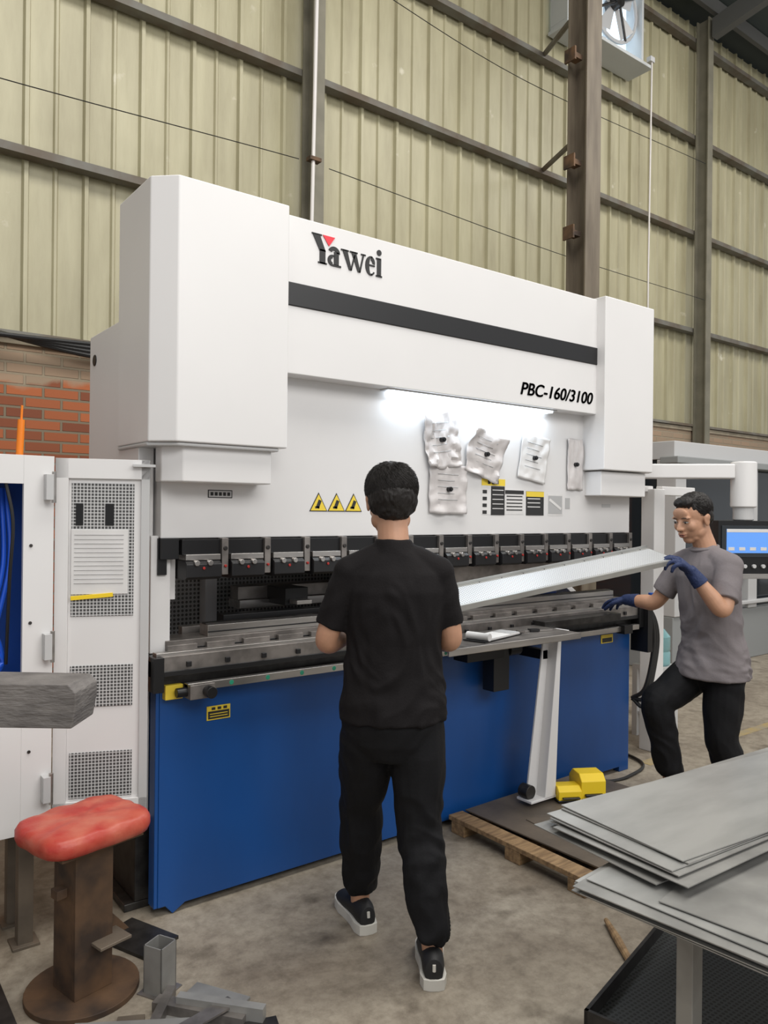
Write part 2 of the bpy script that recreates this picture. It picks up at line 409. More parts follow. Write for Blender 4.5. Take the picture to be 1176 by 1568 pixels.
for k in range(9): g.cyl((1.35+k*.16,2.764,.877),(1.35+k*.16,2.768,.877),.010,greenp,seg=12)
g.box(1.10,1.17,2.81,2.842,.83,.885,yellowl)
g.box(1.17,1.27,2.74,2.80,.835,.89,steel2)
g.cyl((1.24,2.70,.862),(1.24,2.75,.862),.022,blackm)
g.cyl((1.13,2.78,.86),(1.19,2.78,.86),.018,blackm)
g.box(3.84,3.92,2.74,2.80,.85,.90,blackm)
g.make('front_rail',PB,.002)
g=MB()
g.box(1.28,1.38,2.836,2.840,.72,.775,yellowl); g.box(1.285,1.375,2.8345,2.837,.725,.755,ink)
for k in range(3): g.box(1.30+.025*k,1.315+.025*k,2.834,2.836,.76,.77,ink)
for k in range(2): g.box(1.292,1.368,2.8335,2.835,.733+.01*k,.736+.01*k,yellowl)
g.box(3.75,3.86,2.836,2.840,.79,.84,yellowl); g.box(3.76,3.85,2.8345,2.837,.795,.82,ink)
g.make('apron_labels',PB)
g=MB(); x=1.17; i=0
while x<3.92:
    w=.16
    g.box(x,x+w,2.835,2.92,1.375,1.435,blackm)
    g.box(x+.008,x+w-.008,2.815,2.90,1.355,1.378,steel)
    g.prism([(2.80,1.29),(2.80,1.34),(2.82,1.355),(2.92,1.355),(2.92,1.28),(2.82,1.28)],'yz',x+.005,x+w-.01,black)
    g.cyl((x+.045,2.79,1.345),(x+.045,2.83,1.345),.011,steel,seg=10); g.cyl((x+.10,2.79,1.345),(x+.10,2.83,1.345),.011,steel,seg=10)
    g.cyl((x+.075,2.795,1.325),(x+.075,2.80,1.325),.006,red,seg=10)
    g.box(x+w,x+w+.028,2.82,2.93,1.295,1.44,steel2)
    g.cyl((x+w+.014,2.815,1.40),(x+w+.014,2.822,1.40),.009,dark,seg=10)
    g.cyl((x+w+.014,2.812,1.33),(x+w+.014,2.822,1.33),.006,red,seg=8)
    x+=.19; i+=1
g.box(1.09,4.03,2.86,2.95,1.43,1.445,dark)
g.box(1.09,1.16,2.84,2.93,1.36,1.44,blackm)
g.make('tool_clamps',PB,.002)
g=MB()
g.prism([(2.885,1.30),(2.925,1.30),(2.92,1.22),(2.905,1.17),(2.90,1.17),(2.89,1.22)],'yz',2.1,3.9,steel2)
g.box(1.12,1.17,2.90,3.0,1.2,1.43,white)
g.make('punch_tool',PB)
g=MB()
g.box(1.10,4.0,3.50,3.52,.85,1.75,perfback)
g.box(1.60,3.3,3.20,3.32,1.10,1.14,steel); g.box(1.60,3.3,3.22,3.30,1.14,1.20,steel2)
for x in (1.75,2.9,3.2): g.box(x,x+.12,3.05,3.22,1.12,1.2,blackm); g.box(x+.02,x+.1,2.98,3.05,1.13,1.15,steel)
g.box(1.53,1.59,3.42,3.49,.9,1.7,white); g.box(1.1,4,3.46,3.49,1.36,1.42,white)
g.box(3.35,3.42,3.42,3.48,.9,1.7,white); g.box(3.62,3.78,3.2,3.4,1.0,1.3,bluecab)
g.box(1.42,1.9,2.99,3.06,1.07,1.11,black)
g.make('backgauge',PB,.003)
g=MB(); g.box(2.15,3.25,2.79,2.84,2.098,2.113,lampm); g.box(2.12,3.28,2.785,2.845,2.108,2.116,grayw); g.make('work_lamp',PB)
# stencil serif logo lettering
g=MB(); X0,Z0=1.695,2.595
def L(pts,m=ink): g.prism([(X0+a,Z0+b) for a,b in pts],'xz',2.7565,2.7595,m)
def arc(cx,cz,rx,rz,ri,a0,a1,n=12,rzi=None):
    rzi=ri*rz/rx if rzi is None else rzi
    for k in range(n):
        t0=math.radians(a0+(a1-a0)*k/n); t1=math.radians(a0+(a1-a0)*(k+1)/n)
        L([(cx+rx*math.cos(t0),cz+rz*math.sin(t0)),(cx+rx*math.cos(t1),cz+rz*math.sin(t1)),(cx+ri*math.cos(t1),cz+rzi*math.sin(t1)),(cx+ri*math.cos(t0),cz+rzi*math.sin(t0))])
L([(-.004,.122),(.046,.122),(.046,.116),(-.004,.116)]); L([(.0,.118),(.036,.118),(.066,.052),(.036,.052)])
L([(.036,.0),(.064,.0),(.064,.06),(.036,.06)]); L([(.028,0),(.072,0),(.072,.006),(.028,.006)])
L([(.050,.122),(.112,.122),(.082,.080)],redlogo)
L([(.108,.006),(.132,.006),(.132,.062),(.108,.062)]); L([(.108,.0),(.144,.0),(.144,.008),(.108,.008)])
arc(.108,.056,.030,.028,.012,0,160); arc(.100,.024,.024,.024,.008,90,270)
L([(.100,.040),(.110,.040),(.110,.048),(.100,.048)]); L([(.100,.0),(.108,.0),(.108,.008),(.100,.008)])
for dx_ in (0,.046):
    L([(.150+dx_,.082),(.176+dx_,.082),(.200+dx_,.0),(.186+dx_,.0)]); L([(.143+dx_,.084),(.184+dx_,.084),(.184+dx_,.078),(.143+dx_,.078)])
L([(.192,.0),(.200,.0),(.218,.07),(.212,.07)]); L([(.238,.0),(.246,.0),(.266,.082),(.258,.082)]); L([(.248,.084),(.274,.084),(.274,.078),(.248,.078)])
arc(.302,.041,.030,.043,.009,70,290,rzi=.036); arc(.302,.055,.022,.028,.008,-10,90); L([(.292,.040),(.324,.040),(.324,.047),(.292,.047)]); arc(.302,.022,.022,.022,.015,-90,-20)
L([(.336,.004),(.358,.004),(.358,.080),(.336,.080)]); L([(.330,0),(.364,0),(.364,.007),(.330,.007)]); L([(.330,.084),(.358,.084),(.358,.077),(.330,.077)])
arc(.347,.108,.013,.013,.0,0,360)
g.make('logo_lettering',PB,smooth=0)
text('PBC-160/3100',PB,2.955,2.168,2.7585,.092,ink,sx=1.08,off=0,shear=.25,name='model_lettering',bold=((-.002,0),(.001,0),(.004,0),(.001,.0015),(.001,-.0015)))
g=MB(); y=YF
for x in (1.795,1.888,1.98):
    g.prism([(x-.046,1.55),(x+.046,1.55),(x,1.632)],'xz',y-.002,y,ink)
    g.prism([(x-.040,1.5535),(x+.040,1.5535),(x,1.624)],'xz',y-.003,y-.0015,yellowl)
    g.box(x-.008,x+.008,y-.004,y-.002,1.563,1.60,ink,Matrix.Rotation(.4,3,'Y')); g.box(x-.018,x+.004,y-.004,y-.002,1.563,1.572,ink)
def lab(cx,cz,w,h,m,d=.0015): g.box(cx-w/2,cx+w/2,y-d,y,cz-h/2,cz+h/2,m)
lab(2.863,1.635,.17,.185,paper,.001); lab(2.863,1.71,.17,.035,yellowl,.002); lab(2.895,1.615,.10,.15,ink,.002)
for k in range(4): lab(2.80,1.66-.035*k,.03,.018,ink,.002)
for k in range(3): lab(2.83+.03*k,1.71,.018,.02,ink,.003)
for k in range(5): lab(2.895,1.67-.024*k,.08,.004,paper,.003)
lab(3.02,1.61,.14,.13,paper,.001); lab(3.02,1.662,.14,.02,ink,.002)
for k in range(5): lab(3.02,1.64-.018*k,.12,.006,ink,.002)
lab(3.18,1.605,.14,.13,ink,.002); lab(3.18,1.655,.14,.028,yellowl,.003)
for k in range(3): lab(3.17,1.63-.022*k,.10,.005,paper,.003)
lab(3.345,1.60,.13,.12,paper,.001); lab(3.345,1.60,.115,.10,inkgray,.002)
g.box(3.29,3.40,y-.003,y-.002,1.595,1.61,paper,Matrix.Rotation(.5,3,'Y'))
lab(3.45,1.61,.04,.06,inkgray,.002)
lab(1.333,1.615,.105,.032,ink,.001); lab(1.333,1.615,.097,.025,grayw,.002)
for k in range(5): lab(1.297+.018*k,1.615,.012,.014,ink,.003)
lab(3.80,1.60,.08,.02,grayw,.002)
g.make('decals',PB)
g=MB()
g.prism([(2.93,.11),(3.08,.11),(3.115,.93),(3.05,.93)],'xz',2.66,2.672,white)
g.prism([(3.00,.11),(3.08,.11),(3.115,.93),(3.09,.93)],'xz',2.60,2.672,white)
g.box(2.90,3.13,2.60,2.70,.105,.118,white)
g.box(3.0,3.20,2.62,2.835,.925,.945,white); g.box(3.04,3.08,2.66,2.835,.80,.85,blackm)
g.cyl((2.93,2.63,.15),(2.93,2.69,.15),.035,dark)
g.make('support_leg',PB,.003)
g=MB()
g.box(2.22,3.10,2.47,2.78,.948,.960,steel2); g.box(2.22,3.10,2.465,2.475,.93,.962,steel)
g.box(2.55,2.80,2.70,2.80,.83,.95,blackm); g.box(2.75,2.86,2.72,2.8,.66,.93,black); g.cyl((2.86,2.74,.86),(2.94,2.74,.86),.035,blackm)
g.box(3.1,3.75,2.70,2.79,.95,.985,dark)
g.make('support_tray',PB,.003)
g=MB()
ang=math.atan2(2.44-2.95,4.58-4.1)
R=Matrix.Rotation(ang,3,'Z')
g.box(4.0,4.75,2.90,3.0,1.775,1.865,white,R,(4.1,2.95,1.82))
g.box(4.03,4.2,2.9,3.05,1.75,1.89,white)
g.cyl((4.60,2.44,1.60),(4.60,2.44,1.88),.075,white)
g.cyl((4.60,2.44,1.52),(4.60,2.44,1.61),.06,grayw)
g.make('pendant_arm',PB,.01)
pc=empty('operator_console',(4.60,2.44,0),math.radians(-37+8)); 
g=MB()
g.box(-.20,.20,-.06,.06,1.17,1.52,blackm); g.box(-.18,.16,-.066,-.058,1.30,1.49,glassd); g.box(-.15,.13,-.069,-.064,1.325,1.47,screenb)
for k in range(4): g.box(-.14+.07*k,-.10+.07*k,-.071,-.068,1.34,1.36,paper)
g.box(-.15,.13,-.0705,-.068,1.45,1.47,paper)
for k in range(5): g.cyl((-.15+.06*k,-.075,1.245),(-.15+.06*k,-.06,1.245),.012,grayw,seg=12)
g.cyl((.16,-.09,1.25),(.16,-.06,1.25),.02,red,seg=14)
g.box(-.20,.20,-.075,-.06,1.17,1.20,steel)
o=g.make('console_body',pc,.006)
pc.parent=PB
g=MB()
g.box(4.44,4.56,2.95,3.05,0,1.72,white); g.box(4.56,4.95,2.97,3.02,1.68,1.74,white); g.box(4.08,4.5,3.0,3.03,1.70,1.74,white)
g.make('side_guard_frame',PB,.005)
g=MB()
for k in range(3): g.curve([(4.05,2.80,.98),(4.12+.01*k,2.76,.95),(4.16+.02*k,2.76,.75),(4.11,2.78,.5-.05*k),(4.09,2.86,.42)],.013,cablem)
g.box(4.07,4.12,2.74,2.86,.72,.98,blackm); g.cyl((4.09,2.73,1.0),(4.09,2.73,1.08),.02,bluecab)
g.make('hoses',PB)

# ------------------------------------------------------------ electrical cabinet (left)
EC=empty('electrical_cabinet')
g=MB()
x0,x1=.10,.715; y0,y1=2.90,3.20; zb,zt=.413,1.735
g.box(x0,x1,y1-.02,y1,zb,zt,white); g.box(x0,x1,y0,y1,zt-.02,zt,white); g.box(x0,x1,y0,y1,zb,zb+.02,white)
g.box(x1-.02,x1,y0,y1,zb,zt,white); g.box(x0,x0+.02,y0,y1,zb,zt,white)
g.box(.615,x1,y0-.012,y0+.01,zb,zt,white); g.box(x0,.615,y0-.012,y0+.01,1.635,zt,white)
g.box(x0,.615,y0-.012,y0+.01,zb,.94,white)
g.box(.12,.70,y1-.04,y1-.02,.5,1.7,bluecab)
for k in range(5): g.box(.2,.53,y0-.014,y0-.012,.56+.035*k,.568+.035*k,black)
for k in range(6): g.box(.2+.06*k,.25+.06*k,y1-.10,y1-.04,1.28,1.40,blackm)
g.box(.15,.62,y1-.06,y1-.04,1.55,1.62,bluecab)
for z in (.52,1.02,1.58): 
    g.box(.68,.705,y0-.05,y0-.012,z,z+.09,grayw); g.cyl((.708,y0-.04,z-.01),(.708,y0-.04,z+.1),.008,steel,seg=8)
for z in (.7,1.15,1.42): g.cyl((.64,y0-.016,z),(.64,y0-.012,z),.006,dark,seg=8)
for xx in (.14,.62):
    for yy in (y0+.03,y1-.09): g.box(xx,xx+.05,yy,yy+.05,0,zb,oldsteel); g.box(xx-.02,xx+.07,yy-.02,yy+.07,0,.01,oldsteel)
g.make('cabinet_body',EC,.003)
g=MB()
for k in range(3):
    g.curve([(.56+.015*k,3.05,1.62),(.55+.02*k,2.98,1.35),(.52,2.97,1.2-.1*k),(.57,2.98,1.0),(.45,3.0,.9)],.008,hoseb)
g.curve([(.56,2.9,1.64),(.58,2.88,1.50),(.575,2.9,1.3),(.58,2.97,1.0)],.006,cablem)
g.make('hoses',EC)
g=MB(); g.cyl((.607,2.92,1.735),(.612,2.92,1.86),.012,orange,seg=12); g.cyl((.612,2.92,1.86),(.614,2.92,1.91),.004,orange,seg=8); g.cyl((.606,2.92,1.66),(.607,2.92,1.735),.014,black,seg=12)
g.make('screwdriver',EC)
dx,dy=1.025-.725,2.80-2.925
Ld=math.hypot(dx,dy)
hd=empty('cabinet_door_hinge',(.725,2.915,0),math.atan2(dy,dx)); hd.parent=EC
g=MB()
g.box(0,.045,0,.03,.445,1.732,white); g.box(Ld-.03,Ld,0,.03,.445,1.732,grayw)
g.box(0,Ld,0,.03,1.66,1.732,white); g.box(0,Ld,0,.03,.445,.49,white)
g.box(.045,Ld-.03,.012,.02,.49,1.66,white)
for a,b in ((1.16,1.645),(.83,.98),(.50,.665)): g.box(.055,Ld-.055,.008,.013,a,b,perfdoor)
g.box(.055,Ld-.075,.004,.008,1.24,1.475,paper)
for k in range(12): g.box(.065,Ld-.09,.002,.004,1.455-.016*k,1.457-.016*k,inkgray)
g.box(.055,.20,-.002,.004,1.225,1.24,yellow,Matrix.Rotation(-.08,3,'Y'))
g.box(.07,.095,.004,.008,1.49,1.57,blackm); g.box(.17,.2,.004,.008,1.49,1.57,blackm)
g.box(Ld-.06,Ld+.02,-.02,.0,1.705,1.715,grayw)
g.make('cabinet_door_leaf',hd,.003)

# ------------------------------------------------------------ paper sleeves on ram
def paper_sleeve(cx,cz,w,h,rot,amp,m,seed,printed=True):
    e=empty('document_sleeve',(cx,YF-.006,cz)); e.rotation_euler=(0,rot,0)
    nx=ny=20; vs=[];fs=[]
    for j in range(ny+1):
        for i in range(nx+1):
            u=i/nx-.5; v=j/ny-.5
            p=Vector((u*3.2+seed,v*3.2,seed*3))
            n1=abs(noise.noise(p)); n2=abs(noise.noise(p*2.3))
            ed=1+.10*noise.noise(Vector((seed,v*3,u*3)))*(amp/.03)
            vs.append((u*w*ed,-(.003+amp*(n1+.35*n2)*(.35+abs(u)+abs(v)*.8)),v*h*ed))
    for j in range(ny):
        for i in range(nx):
            a=j*(nx+1)+i; fs.append((a,a+1,a+nx+2,a+nx+1))
    g=MB(); g.add(vs,fs,m)
    if printed:
        def on(u0,u1,v,t):
            q=[]
            for uu in (u0,u1):
                for vv in (v,v+t):
                    i=int((uu+.5)*nx); j=int((vv+.5)*ny); b=vs[j*(nx+1)+i]; q.append((uu*w,b[1]-.004,vv*h))
            return q
        for k in range(5):
            q=on(-.30,.25-.1*(k%2),.30-.13*k,.012); g.add(q,[(0,2,3,1)],inkgray)
    o=g.make('sleeve_sheet',e,smooth=30,recalc=False)
    s=o.modifiers.new('t','SOLIDIFY'); s.thickness=.0012; s.offset=1
    g=MB(); g.cyl((.0,-.02-amp*.3,.0),(0,-.002,.0),.012,black,seg=14); g.cyl((0,-.026-amp*.3,0),(0,-.02-amp*.3,0),.008,blackm,seg=14); g.make('magnet',e)
paper_sleeve(2.486,1.905,.22,.27,-.15,.045,sleeve,1.3)
paper_sleeve(2.787,1.850,.25,.24,.25,.038,sleeve,4.1)
paper_sleeve(2.54,1.665,.24,.24,.02,.022,sleeve,7.7)
paper_sleeve(3.157,1.850,.22,.25,.16,.012,paper,9.2)
paper_sleeve(3.50,1.83,.13,.29,.0,.014,sleeve,12.5,False)

e=empty('notebook',(2.62,2.60,.962),.25)
g=MB(); g.box(-.17,.17,-.06,.06,0,.004,black); g.box(-.12,.16,-.055,.055,.004,.012,paper); g.tube([((-.13,-.06,.02),.018),((-.13,.06,.02),.018)],paper,12)
g.box(.08,.16,-.05,.05,.012,.014,inkgray); g.make('pages',e)
e=empty('caliper',(2.93,2.62,.962),-.3)
g=MB(); g.box(-.10,.10,-.008,.008,0,.006,steel); g.box(-.10,-.07,-.03,.008,0,.008,steel2); g.box(-.03,.02,-.02,.014,0,.012,black); g.make('caliper_body',e)

# ------------------------------------------------------------ perforated workpiece
A=Vector((3.354,2.105,1.336)); B=Vector((1.72,2.401,1.108)); C=Vector((3.425,2.275,1.388))
ux=(A-B).normalized(); vy=(C-A); vy=(vy-ux*vy.dot(ux)); wd=vy.length; vy.normalize(); nz=ux.cross(vy)
M=Matrix((ux,vy,nz)).transposed().to_4x4(); M.translation=B
Ls=(A-B).length
g=MB()
g.box(0,Ls,0,wd,0,.002,perfsheet)
g.box(0,Ls,-.002,0,-.022,.002,galv); g.box(0,Ls,wd,wd+.002,0,.018,galv); g.box(Ls,Ls+.0015,.01,wd-.01,-.02,.002,galv)
g.box(0,Ls,0,.012,.002,.003,galv); g.box(0,Ls,wd-.012,wd,.002,.003,galv)
for k in range(14): g.cyl((.06+k*.12,wd-.006,.003),(.06+k*.12,wd-.006,.0045),.003,black,seg=8)
o=g.make('perforated_metal_panel',smooth=0); o.matrix_world=M

# ------------------------------------------------------------ pallet with steel plate, foot pedal
g=MB()
for k in range(3): g.box(2.53,3.56,1.98+k*.355,2.07+k*.355,.0,.055,wood)
k=2.53
while k<3.5:
    g.box(k,k+.09,1.97,2.80,.055,.078,wood); k+=.155
g.make('wooden_pallet',smooth=0,bevel=.003)
g=MB(); g.box(2.64,3.57,2.02,2.80,.079,.085,oldsteel,Matrix.Rotation(.03,3,'Z')); g.box(2.75,3.2,2.03,2.5,.085,.089,oldsteel,Matrix.Rotation(-.1,3,'Z')); 
g.make('steel_cover_plate',smooth=0)
e=empty('foot_pedal',(3.23,2.575,.090),-.5); e.scale=(.88,.88,.88)
g=MB()
g.prism([(-.09,0),(.10,0),(.10,.10),(.05,.145),(-.05,.145),(-.09,.11)],'yz',-.02,.13,yellow)
g.prism([(-.10,0),(.06,0),(.06,.05),(.0,.085),(-.07,.085),(-.10,.06)],'yz',-.16,-.02,yellow)
g.box(-.14,-.035,-.12,-.02,.02,.03,black); g.box(.0,.11,-.11,.03,.025,.04,black); g.box(-.165,.135,-.105,.105,-.0005,.012,black)
g.make('pedal_housing',e,.015,3)
g=MB(); g.curve([(3.42,2.70,.10),(3.55,2.72,.10),(3.72,2.76,.012),(3.9,2.74,.012),(4.18,2.85,.012),(4.3,3.3,.012)],.009,cablem); g.make('pedal_cable')
g=MB(); yf=mat('floor_paint_yellow',(.36,.27,.12),.7,c2=(.29,.25,.18),vscale=9); g.box(4.2,4.55,2.80,2.88,.0,.002,yf); g.box(5.2,6.2,2.80,2.87,.0,.002,yf); g.make('floor_marking')

# ------------------------------------------------------------ stool
ST=empty('steel_stool',(.735,2.555,0),.25)
g=MB()
g.cyl((0,0,0),(0,0,.018),.175,rust,seg=40)
g.box(-.065,.065,-.065,-.053,.018,.50,rust); g.box(-.065,.065,.053,.065,.018,.50,rust); g.box(-.065,-.053,-.053,.053,.018,.50,rust); g.box(.053,.065,-.053,.053,.018,.50,rust)
g.prism([(-.12,.17),(.0,.17),(.0,.18),(-.12,.18)],'yz',-.01,.10,oldsteel)
g.prism([(.065,.15),(.15,.15),(.065,.25)],'xz',-.03,-.02,rust)
g.box(-.10,-.065,-.02,.02,.33,.36,rust); g.box(.065,.095,.0,.03,.24,.27,rust)
g.box(-.14,.14,-.12,.12,.488,.500,rust)
g.make('pedestal',ST,.002)
g=MB(); vs=[];fs=[]
def sq(a,p=4.5):
    c,s_=math.cos(a),math.sin(a); d=(abs(c)**p+abs(s_)**p)**(-1/p); return c*d,s_*d
prof=[(.02,.501),(.90,.500),(.98,.503),(1.02,.520),(1.02,.540),(.97,.556),(.88,.562),(.6,.566),(.3,.567),(.02,.566)]
seg=64
for (k,z) in prof:
    for i in range(seg):
        c_,s_=sq(2*math.pi*i/seg); wob=1+.018*noise.noise(Vector((c_*3,s_*3,z*20)))
        zz=z+.008*noise.noise(Vector((c_*k*4,s_*k*4,2)))*(1 if z>.53 else 0)
        vs.append((c_*k*.182*wob,s_*k*.145*wob,zz))
for j in range(len(prof)-1):
    for i in range(seg): fs.append((j*seg+i,j*seg+(i+1)%seg,(j+1)*seg+(i+1)%seg,(j+1)*seg+i))
fs.append(list(range(seg))[::-1]); fs.append(list(range((len(prof)-1)*seg,len(prof)*seg)))
g.add(vs,fs,redcush); g.make('cushion',ST,smooth=80)

e=empty('steel_plank',(.59,2.04,1.003),math.atan2(2.26-2.05,.33-.60)+math.pi)
g=MB(); g.prism([(-1.1,0),(-.01,.0),(.0,.055),(0,.09),(-.02,.110),(-1.1,.115)],'xz',-.07,.07,graybeam); g.make('plank_body',e,.004)
g=MB(); g.box(-.62,-.56,-.12,.12,-.03,-.001,rust)
for yy in (-.10,.10): g.box(-.61,-.57,yy-.02,yy+.02,-1.003,-.03,rust)
g.box(-.61,-.57,-.1,.1,-.6,-.56,rust); g.make('plank_trestle',e)

# ------------------------------------------------------------ scrap metal front-left
g=MB()
def plate(cx,cy,z,lx,ly,t,rz,m,tilt=0):
    R=Matrix.Rotation(rz,3,'Z')@Matrix.Rotation(tilt,3,'Y')
    g.box(cx-lx/2,cx+lx/2,cy-ly/2,cy+ly/2,z,z+t,m,R)
plate(.90,2.16,.0,.46,.20,.010,.55,galv2)
plate(.78,2.22,.010,.34,.06,.035,-.55,galv2)
plate(.98,2.20,.010,.30,.045,.03,-.9,steel2)
plate(1.03,2.16,.010,.28,.03,.05,-.85,galv2)
plate(.90,2.12,.046,.34,.05,.006,.2,steel2)
plate(1.00,2.04,.0,.30,.12,.02,-.3,dark)
plate(.88,2.26,.012,.22,.03,.03,.9,steel2)
plate(.70,2.10,.0,.5,.08,.012,1.1,oldsteel)
g.make('scrap_metal_pile',smooth=0)
g=MB(); g.box(.40,.46,2.35,3.0,.0,.006,steel2); g.box(.40,.406,2.35,3.0,.006,.06,steel2); g.box(.47,.52,2.2,2.85,.0,.03,dark); g.make('steel_angle_bar',smooth=0)
e=empty('square_tube_offcut',(.935,2.41,0),.5)
g=MB()
h=.036
for a,b,c,d in ((-h,h,-h,-h+.004),(-h,h,h-.004,h),(-h,-h+.004,-h,h),(h-.004,h,-h,h)): g.box(a,b,c,d,.004,.155,galv2)
g.box(-.05,.05,-.05,.05,0,.004,steel2)
g.make('tube_body',e)
g=MB(); g.box(.90,1.06,2.62,2.86,.0,.012,dark,Matrix.Rotation(.4,3,'Z')); g.cyl((.86,2.84,.012),(.86,2.84,.05),.03,paper); g.box(.82,.90,2.80,2.88,0,.012,dark); g.make('floor_anchor_plate',smooth=0)

# ------------------------------------------------------------ sheet metal table on the right
WT=empty('work_table')
g=MB(); q=.021
for x in (1.63,2.70):
    for yy in (.35,.98): g.box(x-q,x+q,yy-q,yy+q,0,.60,galv2); g.box(x-.05,x+.05,yy-.05,yy+.05,0,.01,galv2)
for yy in (.35,.98): g.box(1.60,2.85,yy-.025,yy+.025,.60,.655,galv2)
for x in (1.63,2.15,2.70): g.box(x-.025,x+.025,.30,1.12,.601,.654,galv2)
for yy in (.35,.98): g.box(1.63,2.7,yy-.02,yy+.02,.16,.20,dark)
for x in (1.63,2.70): g.box(x-.02,x+.02,.35,.98,.16,.20,dark)
g.make('table_frame',WT,.003)
g=MB(); z=.656
random.seed(3)
for k in range(7):
    a=.10+random.uniform(-.025,.03); ox=random.uniform(-.01,.03); oy=random.uniform(-.02,.02)
    if k==6: a,ox,oy=.14,.10,-.15
    if k==5: a,ox,oy=.08,.04,-.03
    cx,cy=2.26+ox,.80+oy; R=Matrix.Rotation(a,3,'Z')
    g.box(cx-.77,cx+.77,cy-.46,cy+.46,z,z+.0025,galv if k%2 else galv2,R); z+=.005
for k in range(11):
    a=-.05+random.uniform(-.05,.03); ox=random.uniform(-.02,.08); oy=random.uniform(-.03,.02)
    if k==10: a,ox,oy=-.10,.07,-.02
    cx,cy=2.35+ox,1.165+oy; R=Matrix.Rotation(a,3,'Z')
    g.box(cx-.74,cx+.74,cy-.20,cy+.20,z,z+.0025,galv if k%2==0 else galv2,R); z+=.0042
g.make('sheet_metal_stack',smooth=0)
g=MB(); Rz=Matrix.Rotation(.25,3,'Z'); c0=(2.03,1.08,.2)
g.box(1.72,2.34,.84,1.38,.202,.206,perfdark,Rz,c0)
g.box(1.72,2.34,1.37,1.38,.202,.245,dark,Rz,c0); g.box(1.72,1.73,.84,1.38,.202,.245,dark,Rz,c0)
for kx in (1.76,2.3): g.box(kx,kx+.03,1.30,1.33,0,.202,dark,Rz,c0)
g.make('lower_mesh_shelf',WT)
g=MB(); g.tube([((2.26,1.56,.012),.012),((2.37,1.71,.014),.015),((2.44,1.81,.016),.009)],wood,10); g.tube([((2.23,1.52,.013),.018),((2.27,1.575,.013),.016)],yellow,10); g.make('wooden_handle_brush')

# ------------------------------------------------------------ background right: laser machine, jug
LM=empty('laser_cutting_machine')
g=MB()
bgg=mat('bg_gray',(.26,.27,.27),.5)
g.box(6.8,12,4.3,5.45,.0,.55,bgg); g.box(6.8,12,4.3,5.45,2.1,2.28,grayw)
for x in (6.8,8.2,9.9,11.6): g.box(x,x+.18,4.28,4.5,.55,2.1,grayw)
g.box(6.98,12,4.36,4.38,.55,2.1,glassd); g.box(6.82,6.86,4.4,5.45,.55,2.1,glassd)
g.box(6.8,12,4.26,4.34,1.0,1.12,bgg); g.box(7.0,11.8,4.24,4.30,.60,.64,grayw)
g.box(6.7,12,4.2,4.4,2.05,2.12,bgg)
g.make('laser_enclosure',LM,.01)
g=MB(); g.box(9.2,9.5,3.6,3.9,0,1.5,white); g.box(9.15,9.55,3.55,3.62,1.0,1.45,blackm); g.make('laser_console',LM,.01)
e=empty('water_jug',(4.80,3.17,.50))
g=MB(); g.tube([((0,0,0),.09),((0,0,.01),.10),((0,0,.09),.10),((0,0,.10),.094),((0,0,.11),.10),((0,0,.20),.10),((0,0,.25),.06),((0,0,.27),.025),((0,0,.30),.025)],jug,24); g.cyl((0,0,.295),(0,0,.31),.028,bluecab); g.make('jug_body',e)
e=empty('small_stand',(4.80,3.17,0))
g=MB(); g.box(-.11,.11,-.11,.11,.47,.50,grayw)
for a in (-.09,.09):
    for b in (-.09,.09): g.box(a-.02,a+.02,b-.02,b+.02,0,.47,grayw)
g.box(-.10,.10,-.10,.10,.15,.17,grayw)
g.make('stand_frame',e)

# ------------------------------------------------------------ PEOPLE
dummy=mat('tmp',(1,1,1))
def remesh(name,g,vox,sm,m,parent,amp=0,nf=(1,1,1),nsc=12,zmask=None,iters=1):
    g.mats=[m]; g.m=[0]*len(g.f)
    o=g.make(name+'_src',smooth=0)
    r=o.modifiers.new('r','REMESH'); r.mode='VOXEL'; r.voxel_size=vox; r.adaptivity=0
    s=o.modifiers.new('s','SMOOTH'); s.factor=.5; s.iterations=sm
    dg=bpy.context.evaluated_depsgraph_get(); dg.update()
    me=bpy.data.meshes.new_from_object(o.evaluated_get(dg))
    bpy.data.objects.remove(o)
    if amp:
        ns=[v.normal.copy() for v in me.vertices]
        for i,v in enumerate(me.vertices):
            p=Vector((v.co.x*nf[0],v.co.y*nf[1],v.co.z*nf[2]))*nsc
            w=noise.noise(p*.35)*2.2
            q=p+Vector((w,w,w))
            k=(.5-abs(noise.noise(q)))*1.0+.45*noise.noise(q*2.1)
            a=amp*(zmask(v.co) if zmask else 1)
            v.co+=ns[i]*a*(k-.3)
    me.materials.clear(); me.materials.append(m)
    me.shade_smooth()
    me.name=name
    ob=bpy.data.objects.new(name,me); COL.objects.link(ob); ob.parent=parent
    return ob
def limb(g,pts,n=6,seg=18):
    P=[Vector(p) for p,r in pts]; Rr=[Vector((r,0,0)) for p,r in pts]
    pp=cat(P,n); rr=[v.x for v in cat(Rr,n)]
    g.tube(list(zip(pp,rr)),dummy,seg)
    g.ell(P[0],(pts[0][1],)*3,dummy,seg=14,rg=10)
def limb_r(g,pts,n=6,seg=18):
    limb(g,pts,n,seg); g.ell(pts[-1][0],(pts[-1][1],)*3,dummy,seg=14,rg=10)
